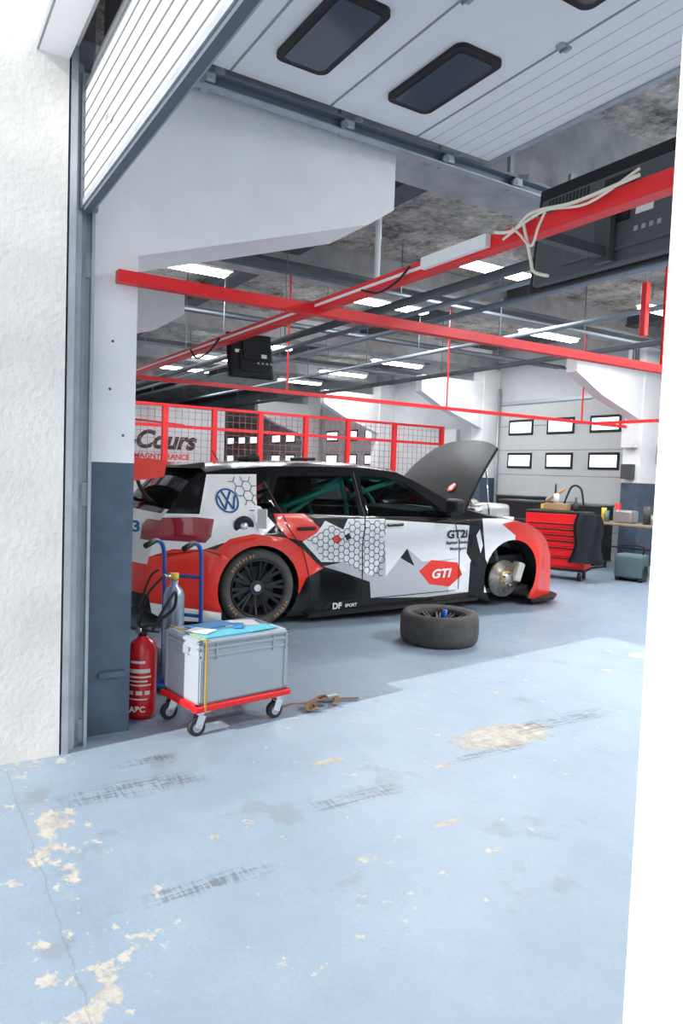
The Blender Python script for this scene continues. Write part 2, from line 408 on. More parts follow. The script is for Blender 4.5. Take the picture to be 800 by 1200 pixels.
tv(.36,.36,Matrix.Translation((-5.12,2.30,2.27))@Matrix.Rotation(math.radians(84),4,'Z')@Matrix.Rotation(math.radians(-16),4,'X'),BLACK)
b=B('television_bracket'); b.bb((-2.06,2.095,2.34),(-2.02,2.53,2.38),DGREY); b.bb((-2.08,2.50,2.32),(-2.0,2.53,2.58),DGREY); b.done()

# ------------------------------------------------------------ fence
b=B('red_mesh_fence')
FX=-10.1
for y in [1.5,2.6,3.25,4.0,4.75,5.55,6.35,7.3,8.35]: b.bb((FX-.035,y-.035,0),(FX+.035,y+.035,2.3),RED)
for z in (.08,1.98,2.28): b.bb((FX-.02,1.5,z-.02),(FX+.02,8.35,z+.02),RED)
WM=mat('fence_wire',(.40,.10,.10),.5)
y=1.5
while y<8.3: b.bb((FX-.003,y,0.05),(FX+.003,y+.005,2.25),WM); y+=.10
z=.1
while z<2.25: b.bb((FX-.003,1.5,z),(FX+.003,8.35,z+.005),WM); z+=.10
b.done()
b=B('sign_wall'); b.bb((-16.2,1.2,0),(-16,6.6,2.75),WALLB)
SG=mat('sign_black',(.02,.02,.025),.5)
R=Matrix(((0,0,1,0),(1,0,0,0),(0,1,0,0),(0,0,0,1)))
b.text('y-Cours',.55,Matrix.Translation((-15.99,4.95,1.98))@R,SG,bold=.022,shear=.3)
b.text('MAGNY FRANCE',.17,Matrix.Translation((-15.99,5.1,1.62))@R,RED,bold=.004)
b.tube([(-15.98,3.4,2.3),(-15.98,4.3,2.42),(-15.98,5.6,2.36)],.02,RED)
b.done()

# ------------------------------------------------------------ background clutter
WOOD=mat('wood_tan',(.45,.28,.13),.6,var=.2); YEL=mat('yellow_paint',(.8,.55,.05),.4); GB=mat('grey_green_plastic',(.12,.19,.20),.5)
b=B('tool_cabinet')
W,D,H=.86,.46,.80
b.bb((-W/2,-D/2,.14),(W/2,D/2,.14+H),RED,bev=.015)
z=.20
for i,h in enumerate((.14,.14,.10,.08,.08,.08)):
    b.bb((-W/2+.05,-D/2-.018,z),(W/2-.05,-D/2,z+h-.012),RED,bev=.005)
    b.bb((-W/2+.06,-D/2-.03,z+h-.035),(W/2-.06,-D/2-.017,z+h-.02),BLACK)
    z+=h
b.bb((-W/2-.01,-D/2-.01,.14+H),(W/2+.01,D/2+.01,.97),BLACK,bev=.008)
b.bb((-W/2-.005,-D/2-.005,.13),(W/2+.005,D/2+.005,.17),BLACK)
for x in (-W/2+.08,W/2-.08):
    for y in (-D/2+.07,D/2-.07):
        b.cyl((x,y,.08),(x,y,.14),.02,STEEL); b.cyl((x-.018,y,.06),(x+.018,y,.06),.06,RUBBER,seg=20)
b.tube([(W/2,-.15,.9),(W/2+.06,-.15,.9),(W/2+.06,.15,.9),(W/2,.15,.9)],.012,CHROME)
b.done(loc=(-7.12,8.15,0),rotz=math.radians(28))
b=B('black_jacket')
JK=mat('jacket_cloth',(.015,.018,.025),.9,var=.3)
rows=[]
for i in range(9):
    z=.95-i*.085; w=.15+.03*math.sin(i*.9)+.01*i
    rows.append([( -w+2*w*k/10, -.04-.035*math.sin(k*1.3+i*.4)-.05*math.sin(math.pi*k/10), z) for k in range(11)])
b.quadstrip(rows,JK)
rows2=[[(p[0],.03,p[2]) for p in r] for r in rows]; b.quadstrip([rows[0],rows2[0]],JK); b.quadstrip([rows2[-1],rows[-1]],JK); b.quadstrip(rows2,JK)
b.done(loc=(-6.60,8.14,0),rotz=math.radians(62))
b=B('workshop_tools')
b.box((0,0,.05),(.34,.2,.10),WOOD,bev=.01); b.cyl((-.15,-.05,.12),(.10,.02,.32),.022,WOOD); b.cyl((-.05,.05,.1),(-.05,.05,.38),.015,BLACK)
b.tube([(.1,0,.1),(.2,0,.35),(.32,.02,.33),(.36,.04,.15),(.37,.05,.02)],.015,RUBBER)
b.box((-.2,.08,.04),(.12,.1,.08),YEL,bev=.01); b.cyl((.0,-.05,.1),(.0,-.05,.24),.04,WHITEP); b.lathe((.24,.1,.0),(0,0,1),[(0,0),(.04,0),(.04,.1),(.015,.14),(.015,.2),(0,.2)],DGREY,seg=16)
b.done(loc=(-7.22,8.2,.972),rotz=.4)
b=B('folding_table'); TT=mat('table_top_wood',(.35,.26,.18),.6,var=.2)
L,W,H=1.9,.7,.78
b.box((0,0,H-.015),(L,W,.03),TT,bev=.004)
for x in (-L/2+.08,L/2-.08):
    b.cyl((x,-W/2+.05,0),(x,W/2-.05,H-.03),.014,BLACK); b.cyl((x,W/2-.05,0),(x,-W/2+.05,H-.03),.014,BLACK); b.cyl((x,-W/2+.04,.02),(x,W/2-.04,.02),.013,BLACK)
b.cyl((-L/2+.08,0,H/2),(L/2-.08,0,H/2),.012,BLACK)
b.done(loc=(-6.75,9.75,0),rotz=.14)
b=B('engine_parts')
AL=mat('cast_aluminium',(.45,.45,.46),.45,metal=.8)
b.box((-.4,0,.1),(.3,.22,.2),AL,bev=.03); b.cyl((-.05,.0,0),(-.05,.0,.28),.07,DGREY); b.cyl((.1,-.1,0),(.1,-.1,.16),.05,AL); b.box((.3,.05,.06),(.22,.16,.12),DGREY,bev=.01)
b.cyl((.45,.0,0),(.45,.0,.25),.04,WHITEP); b.cyl((-.6,.1,0),(-.6,.1,.3),.045,RED)
b.cyl((-.75,-.05,0),(-.75,-.05,.22),.04,YEL); b.cyl((-.67,-.1,0),(-.67,-.1,.18),.035,GB); b.box((.62,-.05,.09),(.2,.18,.18),WOOD,bev=.01); b.cyl((.2,-.2,.03),(.5,-.16,.03),.03,CHROME)
b.done(loc=(-6.75,9.75,.78),rotz=.14)
b=B('storage_box'); BX=mat('clear_blue_plastic',(.45,.62,.78),.3)
b.prism([(-.25,0),(.25,0),(.29,.22),(-.29,.22)],1,-.18,.18,BX); b.box((0,0,.235),(.62,.42,.03),WHITEP,bev=.008); b.done(loc=(-5.75,9.1,0),rotz=.3)
b=B('portable_compressor')
b.box((0,0,.22),(.4,.3,.34),GB,bev=.04); b.cyl((-.2,0,.12),(.2,0,.12),.12,DGREY); b.tube([(-.15,0,.38),(-.15,0,.5),(.15,0,.5),(.15,0,.38)],.014,BLACK)
for x in (-.16,.16):
    for y in (-.1,.1): b.cyl((x,y,0),(x,y,.06),.03,RUBBER)
b.done(loc=(-6.5,9.0,0),rotz=.3)
for k,(x,y,s) in enumerate([(-8.5,8.9,1.0),(-9.3,9.6,1.05),(-8.2,10.05,.95)]):
    b=B('flight_case'); b.box((0,0,.06+s/2),(.7,.55,s),BLACK,bev=.02)
    for zz in (.07,.06+s*.7,.05+s): b.box((0,0,zz),(.715,.565,.025),DGREY,bev=.004)
    b.box((0,-.285,s*.5),(.14,.02,.1),STEEL,bev=.004)
    for xx in (-.28,.28):
        for yy in (-.2,.2): b.cyl((xx-.015,yy,.035),(xx+.015,yy,.035),.035,RUBBER)
    b.done(loc=(x,y,0),rotz=.15)
TY=mat('tyre_rubber_dusty',(.075,.072,.068),.85,var=.25,vscale=14)
b=B('wall_electrical_boxes')
b.box((-7.75,YB-.52,2.2),(.25,.12,.4),WHITEP,bev=.01); b.box((-7.75,YB-.52,1.6),(.2,.12,.25),DGREY,bev=.01)
b.box((-7.45,YB-.03,1.9),(.2,.06,.3),GB,bev=.01); b.box((-7.2,YB-.03,1.55),(.22,.06,.22),WHITEP,bev=.01); b.box((-7.15,YB-.03,2.1),(.14,.06,.2),STEEL,bev=.01)
for dx in (-.05,0,.05): b.cyl((-7.75+dx,YB-.48,2.4),(-7.75+dx,YB-.48,CZ),.012,STEELD)
for dx in (.35,.42,.55): b.cyl((-7.75+dx,YB-.03,1.4),(-7.75+dx,YB-.03,CZ),.02,STEELD)
for dx in (.3,.42,.52): b.cyl((-12.3+dx,YB-.05,0),(-12.3+dx,YB-.05,CZ),.025,STEEL)
b.box((-12.9,YB-.06,2.2),(.5,.1,.6),WHITEP,bev=.01)
b.done()

# ------------------------------------------------------------ loose wheel
b=B('loose_wheel')
b.lathe((0,0,0),(0,0,1),[(.225,.03),(.26,.012),(.30,.0),(.325,.03),(.332,.08),(.332,.19),(.325,.23),(.30,.262),(.262,.255),(.235,.24),(.235,.2),(.22,.18),(.22,.06),(.225,.03)],TY,seg=56)
RIMB=mat('rim_black_satin',(.03,.032,.036),.35,metal=.2)
RIMM=mat('rim_black_matte',(.015,.015,.017),.6)
b.lathe((0,0,.0),(0,0,1),[(.236,.235),(.238,.246),(.228,.243),(.215,.2),(.21,.05)],RIMM,seg=48)
for i in range(10):
    a=i*math.pi/5
    for da in (-.09,.09):
        b.beam((.05*math.cos(a),.05*math.sin(a),.13),(.222*math.cos(a+da),.222*math.sin(a+da),.20),.016,.03,RIMM)
b.cyl((0,0,.08),(0,0,.16),.07,RIMM,seg=24); b.cyl((0,0,.15),(0,0,.18),.035,STEELD)
BLU=mat('blue_anodised',(.02,.13,.5),.3,metal=.3)
b.cyl((.02,.04,.16),(.02,.04,.27),.02,BLU)
b.done(loc=(-4.66,3.92,0))

# ------------------------------------------------------------ crate on dolly
b=B('storage_crate')
CR=mat('grey_crate_plastic',(.34,.38,.43),.45,var=.04); CRD=mat('crate_inner',(.28,.31,.35),.6)
L,W,H=.555,.37,.34
z0=.1675
for sx in (-1,1): b.bb((sx*L/2,-W/2,z0),(sx*(L/2-.012),W/2,z0+H),CR)
for sy in (-1,1): b.bb((-L/2,sy*W/2,z0),(L/2,sy*(W/2-.012),z0+H),CR)
b.bb((-L/2,-W/2,z0),(L/2,W/2,z0+.01),CRD)
for zz,ex in ((z0+H-.012,.014),(z0+H-.045,.008),(z0+H-.085,.006)):
    for sx in (-1,1): b.box((sx*(L/2),0,zz),(ex*2,W+ex*2,.016),CR,bev=.003)
    for sy in (-1,1): b.box((0,sy*(W/2),zz),(L+ex*2,ex*2,.016),CR,bev=.003)
for x in (-.265,-.18,.18,.265):
    for sy in (-1,1): b.box((x,sy*(W/2+.004),z0+H-.06),(.008,.012,.09),CR)
for sx in (-1,1):
    b.box((sx*(L/2+.006),0,z0+H-.07),(.014,.16,.05),CRD,bev=.006)
    for y in (-.175,.175): b.box((sx*(L/2+.003),y,z0+H/2),(.01,.02,H-.03),CR,bev=.003)
for x in (-.267,.267):
    for sy in (-1,1): b.box((x,sy*(W/2+.002),z0+H/2),(.02,.008,H-.03),CR,bev=.003)
LIDM=mat('clear_lid',(.46,.56,.60),.25)
b.box((0,0,z0+H-.012),(L-.03,W-.03,.012),LIDM,bev=.003)
FB=mat('folder_blue',(.02,.25,.56),.35); PP=mat('paper_white',(.8,.8,.78),.6); TQ=mat('turquoise_card',(.08,.42,.55),.45)
b.box((-.10,-.07,z0+H+.0),(.30,.17,.010),TQ,R=Matrix.Rotation(.06,3,'Z')); b.box((.12,.07,z0+H+.004),(.20,.14,.006),PP,R=Matrix.Rotation(-.3,3,'Z'))
b.box((-.06,.09,z0+H+.006),(.26,.13,.008),FB,R=Matrix.Rotation(.15,3,'Z')); b.box((.15,-.08,z0+H+.003),(.18,.12,.006),TQ,R=Matrix.Rotation(.1,3,'Z'))
b.box((-.18,-.02,z0+H+.012),(.1,.13,.006),PP,R=Matrix.Rotation(.5,3,'Z')); b.box((.06,-.01,z0+H+.012),(.12,.05,.006),FB,R=Matrix.Rotation(.9,3,'Z'))
ST=mat('strap_yellow',(.50,.33,.03),.7)
b.bb((-.252,-W/2-.018,z0-.04),(-.242,-W/2-.013,z0+H+.004),ST); b.bb((-.252,-W/2-.018,z0+H+.001),(-.242,W/2+.018,z0+H+.006),ST)
M_CR=Matrix.Translation((-3.69,1.575,0))@Matrix.Rotation(math.radians(98.6),4,'Z')
b.done(M=M_CR)
b=B('dolly')
for sy in (-1,1): b.box((0,sy*(W/2-.005),.148),(L+.05,.045,.035),RED,bev=.008)
for sx in (-1,1): b.box((sx*(L/2),0,.148),(.045,W+.03,.035),RED,bev=.008)
b.box((0,0,.155),(L,.05,.012),RED)
for sx in (-1,1):
    for sy in (-1,1):
        x,y=sx*(L/2-.03),sy*(W/2-.03)
        b.box((x,y,.128),(.08,.07,.006),CHROME); b.cyl((x,y,.10),(x,y,.13),.022,CHROME)
        for e in (-.021,.021):
            b.box((x-.012,y+e,.078),(.045,.004,.07),CHROME,R=Matrix.Rotation(.35,3,'Y'))
        b.cyl((x-.024,y-.015,.046),(x-.024,y+.015,.046),.046,RUBBER,seg=28)
        b.cyl((x-.024,y-.017,.046),(x-.024,y+.017,.046),.026,STEEL,seg=20)
b.done(M=M_CR)

b=B('fire_extinguisher')
ER=mat('extinguisher_red',(.62,.008,.012),.22,coat=.5)
b.lathe((0,0,0),(0,0,1),[(0,.012),(.07,.012),(.076,.0),(.08,.03),(.08,.37),(.074,.405),(.055,.43),(.03,.444),(.028,.455),(0,.455)],ER,seg=40)
b.cyl((0,0,.45),(0,0,.485),.024,BLACK,seg=20)
b.box((.0,.0,.50),(.03,.045,.03),BLACK,bev=.005)
b.beam((0,.0,.505),(.02,.10,.53),.02,.01,BLACK); b.beam((0,.0,.485),(.02,.09,.48),.02,.01,BLACK)
b.cyl((0.02,-.01,.49),(.05,-.02,.49),.016,CHROME)
b.tube([(0,-.03,.49),(.02,-.08,.50),(.05,-.10,.43),(.07,-.09,.3),(.075,-.08,.15)],.010,RUBBER)
b.cyl((.075,-.08,.2),(.078,-.078,.06),.013,BLACK,r2=.018)
LB=mat('ext_label',(.75,.72,.70),.4)
def cylpatch(r,z0_,z1_,a0,a1,m):
    rows=[[(r*math.cos(a),r*math.sin(a),z) for a in [math.radians(a0+(a1-a0)*i/16) for i in range(17)]] for z in (z0_,z1_)]
    b.quadstrip(rows,m)
for zz,hh,a0,a1 in ((.262,.022,-50,40),(.235,.010,-50,45),(.212,.008,-50,30),(.19,.008,-50,45),(.14,.022,-50,-25),(.14,.022,-15,10),(.14,.022,20,40),(.112,.008,-50,30),(.315,.014,-40,20)):
    cylpatch(.0812,zz,zz+hh,a0,a1,LB)
b.text('ABC',.045,Matrix.Translation((.083,-.01,.06))@R,LB,bold=.002)
b.tube([(.0,.05,.48),(.03,.11,.60),(.0,.17,.70),(-.05,.16,.60),(-.04,.08,.53)],.009,RUBBER)
b.done(loc=(-3.92,1.165,0),rotz=math.radians(-25))

b=B('gas_bottle_trolley')
BH=mat('blue_handle_paint',(.02,.08,.34),.35); SB=mat('bottle_silver_blue',(.30,.36,.44),.3,metal=.5)
for y in (-.10,.17):
    b.tube([(.16,y,.92),(.08,y,.93),(.0,y,.88),(-.02,y,.7),(-.03,y,.05)],.014,BH)
    b.cyl((.20,y,.905),(.10,y,.93),.018,BLACK)
for z in (.15,.45,.7): b.cyl((-.03,-.10,z),(-.03,.17,z),.012,BH)
b.bb((-.05,-.12,.03),(.22,.19,.045),BH)
b.lathe((.07,.03,.045),(0,0,1),[(0,0),(.06,0),(.065,.02),(.065,.54),(.055,.58),(.025,.61),(.025,.65),(0,.65)],SB,seg=28)
b.cyl((.07,.03,.69),(.07,.03,.73),.028,YEL); b.cyl((.07,.03,.71),(.14,.0,.72),.012,CHROME)
for y in (-.16,.23): b.lathe((-.06,y,.10),(0,1,0),[(0,-.02),(.06,-.02),(.10,-.02),(.10,.02),(.06,.02),(0,.02)],RUBBER,seg=28)
b.cyl((-.06,-.16,.10),(-.06,.23,.10),.012,STEEL)
b.tube([(.14,0,.72),(.2,-.08,.6),(.18,-.15,.4),(.1,-.2,.5),(.02,-.18,.68),(.05,-.10,.74)],.008,RUBBER)
b.done(loc=(-4.42,1.52,0),rotz=math.radians(-50))

b=B('ratchet_strap')
SM=mat('strap_brown',(.30,.17,.08),.85,var=.3,vscale=20)
def ribbon(b,pts,w,m):
    P=[Vector(p) for p in pts]; rows=[[],[]]
    for i,p in enumerate(P):
        d=(P[min(i+1,len(P)-1)]-P[max(i-1,0)]).normalized(); n=Vector((-d.y,d.x,0)).normalized()
        rows[0].append(p+n*w/2); rows[1].append(p-n*w/2)
    b.quadstrip(rows,m); b.quadstrip([[p+Vector((0,0,.003)) for p in r] for r in rows],m)
pts=[(.17*math.cos(t*.9)*(.7+.2*math.sin(t*3)),.09*math.sin(t*1.3),.012+.018*abs(math.sin(t*2.1))) for t in [i*.12 for i in range(70)]]
ribbon(b,pts,.026,SM); ribbon(b,[(-.30,.02,.03),(-.2,.0,.05),(-.1,.05,.02),(.05,.02,.03),(.15,.04,.012),(.28,-.02,.012)],.026,SM)
b.box((.12,.05,.03),(.08,.035,.025),STEEL,bev=.006); b.box((-.05,-.05,.03),(.06,.03,.02),DGREY,bev=.004)
b.done(loc=(-3.62,2.15,0),rotz=math.radians(95))

# ------------------------------------------------------------ race car
CS=1.08
MC=Matrix.Translation((-6.72,2.815,0))@Matrix.Rotation(math.atan2(.997,.075),4,'Z')@Matrix.Rotation(-math.radians(2.0),4,'Y')@Matrix.Scale(CS,4)
car=bpy.data.objects.new('race_car',None); COL.objects.link(car); car.matrix_world=MC
def art(u,v,yi=0.0):
    """livery template units -> (x,z) on the car side"""
    u-=400
    x=(6.059*u+614+yi*(.89*u+387))/(741.6-.4608*u)
    k=905/(6.6+.507*x+.95*yi)
    z=1.285-(v-556-.037*u)/k-.035*x
    return (x,z)
def A(pts,yi=0): return [art(p[0],p[1],yi) for p in pts]
def ss(a,b,x):
    t=max(0,min(1,(x-a)/(b-a))); return t*t*(3-2*t)
def zbelt(x): return .95-.05*x
WC1=(0,.325); WC2=(2.67,.26)
def W(x,z):
    w=.885
    w-=.025*ss(.45,.0,z)
    w+=.012*math.exp(-((z-.78)/.05)**2)
    zb=zbelt(x)-.06
    if z>zb: w-= .58*(z-zb)*ss(zb,zb+.14,z)
    if x>2.75: w-=.22*((x-2.75)/.7)**2.0
    if x<-.35: w-=.16*((-.35-x)/.5)**2.0
    for cx,cz in (WC1,WC2):
        r=math.hypot(x-cx,z-cz)
        w+=.055*(1-ss(.40,.60,r))*ss(.0,.2,z+.1)
    return w
SIL=[(-.74,.10),(-.83,.16),(-.86,.35),(-.86,.55),(-.825,.70),(-.80,.85),(-.73,.95),(-.62,1.09),(-.51,1.21),(-.42,1.265),(-.2,1.30),(.2,1.322),(.7,1.325),(1.2,1.308),(1.5,1.268),(1.68,1.185),(1.88,1.07),(2.15,.92),
     (2.4,.85),(2.7,.79),(2.95,.73),(3.15,.65),(3.30,.53),(3.40,.38),(3.44,.20),(3.45,-.04)]
def arch(c,r,z0,a0,a1,n=24):
    return [(c[0]+r*math.cos(math.radians(a0+(a1-a0)*i/n)),c[1]+r*math.sin(math.radians(a0+(a1-a0)*i/n))) for i in range(n+1)]
RA=.355; RB=.345
bot=[(3.05,-.04)]
def a_at(c,r,z): return math.degrees(math.asin((z-c[1])/r))
af=a_at(WC2,RB,0.0); ar=a_at(WC1,RA,.06)
bot+=arch(WC2,RB,0,af,180-af)
bot+=[(2.25,.05),(1.4,.05),(.5,.05)]
bot+=arch(WC1,RA,0,ar,180-ar)
POLY=SIL+bot
def inpoly(p,poly):
    x,y=p; c=False; n=len(poly); j=n-1
    for i in range(n):
        xi,yi=poly[i];xj,yj=poly[j]
        if (yi>y)!=(yj>y) and x<(xj-xi)*(y-yi)/(yj-yi)+xi: c=not c
        j=i
    return c
DK=(.012,.012,.014)
P_BLK=mat('car_paint_black',(.010,.010,.012),.16,spec=.4,back=DK)
P_WHT=mat('car_paint_white',(.88,.88,.88),.25,coat=.4,back=DK)
P_RED=mat('car_paint_red',(.88,.030,.012),.28,coat=.3,back=DK)
P_GRY=mat('car_paint_grey',(.50,.515,.54),.3,coat=.3,back=DK)
TAIL=mat('tail_lamp_red',(.30,.008,.02),.10,coat=1)
GLASS,nt,bs=new_mat('car_glass')
tr=nt.nodes.new('ShaderNodeBsdfTransparent'); tr.inputs[0].default_value=(.42,.48,.48,1)
gs=nt.nodes.new('ShaderNodeBsdfGlossy'); gs.inputs['Roughness'].default_value=.03; gs.inputs[0].default_value=(.8,.85,.9,1)
mx=nt.nodes.new('ShaderNodeMixShader'); fr=nt.nodes.new('ShaderNodeFresnel'); fr.inputs[0].default_value=1.4
nt.links.new(fr.outputs[0],mx.inputs[0]); nt.links.new(tr.outputs[0],mx.inputs[1]); nt.links.new(gs.outputs[0],mx.inputs[2])
nt.links.new(mx.outputs[0],nt.nodes['Material Output'].inputs[0])

win_r=[(.29,.935),(.17,1.06),(.27,1.235),(.6,1.245),(1.0,1.238),(.965,.895)]
win_q=[(.02,1.0),(.06,1.16),(.20,1.225),(.12,1.06),(.20,.95)]
win_f=[(1.05,.885),(1.08,1.238),(1.33,1.228),(1.52,1.188),(1.72,1.05),(1.97,.845)]
LAY=[
 (P_WHT,A([(140,575),(190,600),(232,600),(248,556),(306,556),(300,585),(306,600),(316,612),(300,624),(256,632),(230,642),(190,652),(120,664)],.05)),
 (P_RED,A([(120,668),(172,655),(205,641),(262,640),(272,650),(262,690),(256,712),(120,700)])),
 (P_WHT,A([(120,700),(256,712),(256,740),(120,740)])),
 (P_RED,A([(250,641),(266,628),(292,622),(330,627),(350,640),(366,656),(374,662),(352,672),(344,690),(335,668),(318,652),(296,650),(270,652)])),
 (P_RED,A([(318,600),(352,600),(372,618),(360,633),(332,627),(322,615)])),
 (P_WHT,A([(350,632),(366,622),(376,608),(396,618),(402,606),(444,606),(446,640),(442,674),(420,668),(398,655),(372,655)])),
 (P_GRY,A([(374,660),(398,655),(432,672),(445,640),(470,655),(486,664),(494,696),(430,697),(428,678),(400,668)])),
 (P_WHT,A([(444,607),(516,612),(545,614),(543,650),(538,668),(520,652),(488,662),(470,640),(446,672)])),
 (P_GRY,A([(470,640),(488,655),(540,650),(541,690),(494,696),(484,672)])),
 (P_WHT,A([(513,655),(541,648),(541,690),(520,690)])),
 (P_WHT,A([(556,606),(600,606),(596,640),(575,640),(565,655),(560,690),(556,690)])),
 (P_BLK,A([(541,606),(556,606),(549,640),(558,655),(556,702),(546,702),(547,664),(538,645)])),
 (P_WHT,A([(549,625),(553,618),(554,636),(551,645)])),
 (P_RED,A([(576,612),(600,606),(680,640),(690,720),(612,720),(613,664),(600,642),(588,636),(590,625)])),
 (P_RED,A([(484,666),(498,653),(528,656),(534,670),(520,684),(497,681)])),
 (P_BLK,A([(398,625),(403,622),(406,627),(401,631)])),
 (P_RED,A([(383,628),(390,624),(396,630),(390,635)])),
 (TAIL,A([(170,606),(232,604),(250,606),(246,626),(240,633),(190,631),(170,632)])),
 (GLASS,win_r),(GLASS,win_f),(GLASS,win_q)]
FUEL=art(283,614)
def build_sides(b):
    for sg in (-1,1):
        vs=[];es=[]
        def addp(poly):
            s0=len(vs); vs.extend([Vector(p) for p in poly]); n=len(poly); es.extend([(s0+i,s0+(i+1)%n) for i in range(n)])
        addp(POLY)
        for m,p in LAY: addp(p)
        x=-.85
        while x<3.45:
            z=-.02
            while z<1.35:
                if inpoly((x,z),POLY): vs.append(Vector((x+.006*math.sin(z*50),z)))
                z+=.045
            x+=.05
        ov,oe,of,_,_,_=delaunay_2d_cdt(vs,es,[],0,1e-5)
        bm=bmesh.new(); V=[bm.verts.new((v.x,sg*W(v.x,v.y),v.y)) for v in ov]
        for f in of:
            c=sum((ov[i] for i in f),Vector((0,0)))/len(f)
            if not inpoly(c,POLY): continue
            m=P_BLK
            for mm,p in LAY:
                if inpoly(c,p): m=mm
            try: fc=bm.faces.new([V[i] for i in (f if sg<0 else f[::-1])])
            except ValueError: continue
            fc.material_index=b.mi(m); fc.smooth=True
        bm.normal_update()
        for v in [v for v in bm.verts if not v.link_faces]: bm.verts.remove(v)
        me=bpy.data.meshes.new('t'); bm.to_mesh(me); bm.free(); b.bm.from_mesh(me); bpy.data.meshes.remove(me)
b=B('body_shell')
build_sides(b)
def across(i_list,bul,matf,n=18,wf=1.0):
    t=bmesh.new(); rows=[]
    for i,bl in zip(i_list,bul):
        x,z=i; w=W(x,z)
        r=[]
        for k in range(n+1):
            s_=-1+2*k/n; e=1-abs(s_)**2.6
            r.append(t.verts.new((x+bl[0]*e,w*s_,z+bl[1]*e)))
        rows.append(r)
    for a,c in zip(rows,rows[1:]):
        for k in range(n):
            f=t.faces.new((a[k],a[k+1],c[k+1],c[k])); cc=f.calc_center_median(); f.material_index=b.mi(matf(cc)); f.smooth=True
    bmesh.ops.recalc_face_normals(t,faces=t.faces)
    s=sum(f.normal.dot(f.calc_center_median()-Vector((1.3,0,.6))) for f in t.faces)
    if s<0: bmesh.ops.reverse_faces(t,faces=t.faces)
    me=bpy.data.meshes.new('t'); t.to_mesh(me); t.free(); b.bm.from_mesh(me); bpy.data.meshes.remove(me)
def dens(p,bl,k=3):
    P=[];Q=[]
    for (a,c),(u,v) in zip(zip(p,p[1:]),zip(bl,bl[1:])):
        for i in range(k):
            t=i/k; P.append((a[0]+(c[0]-a[0])*t,a[1]+(c[1]-a[1])*t)); Q.append((u[0]+(v[0]-u[0])*t,u[1]+(v[1]-u[1])*t))
    P.append(p[-1]);Q.append(bl[-1]); return P,Q
top=SIL[:18]
bul=[(-.08,0),(-.10,0),(-.12,0),(-.12,0),(-.12,0),(-.12,.0),(-.11,.01),(-.09,.02),(-.07,.03),(-.04,.045)]+[(0,.05)]*4+[(.04,.05),(.09,.045),(.11,.04),(.12,.03)]
def mf(c):
    x,y,z=c
    if x<-.3:
        if z<.30: return P_BLK
        if z<.56: return P_RED if abs(y)>.35 else P_WHT
        if z<.74: return P_WHT
        if z<.90: return TAIL if abs(y)>.56 else P_WHT
        if z<.97: return P_WHT
        if z<1.25: return GLASS if abs(y)<.68-.25*(z-.97) else P_BLK
        return P_BLK
    if x>1.52:
        return GLASS if abs(y)<.60 and 1.56<x<2.16 else P_BLK
    return P_BLK
P_,Q_=dens(top,bul,4); across(P_,Q_,mf,n=32)
nose=SIL[21:]
nb=[(.10,.01),(.10,0),(.12,0),(.13,0),(.13,0)]
def nf(c):
    x,y,z=c
    if z<.02: return P_BLK
    if abs(y)<.5 and z<.45: return P_BLK
    return P_RED
P_,Q_=dens(nose,nb); across(P_,Q_,nf,n=20)
for sg in (-1,1):
    rows=[[],[],[]]
    for (x,z) in SIL[17:22]:
        w=W(x,z); rows[0].append((x,sg*w,z)); rows[1].append((x,sg*(w-.06),z+.015)); rows[2].append((x,sg*(w-.13),z-.02))
    b.quadstrip(rows if sg>0 else [r for r in rows[::-1]],P_WHT)
    b.quadstrip([rows[2],[(p[0],p[1],p[2]-.25) for p in rows[2]]],P_BLK)
b.bb((2.2,-.72,.35),(3.1,.72,.42),BLACK); b.bb((2.12,-.8,.35),(2.16,.8,.90),BLACK)
b.bb((-.7,-.80,.07),(3.0,.80,.11),BLACK)
b.prism([(3.0,-.86),(3.3,-.86),(3.50,-.7),(3.60,-.3),(3.62,0),(3.60,.3),(3.50,.7),(3.3,.86),(3.0,.86)],2,-.06,-.035,BLACK)
b.bb((.45,-.93,.035),(2.25,-.80,.06),BLACK); b.bb((.45,.80,.035),(2.25,.93,.06),BLACK)
for c,r in ((WC1,RA),(WC2,RB)):
    for sg in (-1,1):
        pts=arch(c,r+.005,0,0,180,18)
        b.quadstrip([[(p[0],sg*(W(p[0],p[1])-.003),p[1]) for p in pts],[(p[0],sg*.5,p[1]) for p in pts]],BLACK)
        b.prism([(p[0],p[1]) for p in pts]+[(c[0]-r,.06),(c[0]+r,.06)],1,sg*.5,sg*.48,BLACK)
b.done(parent=car)

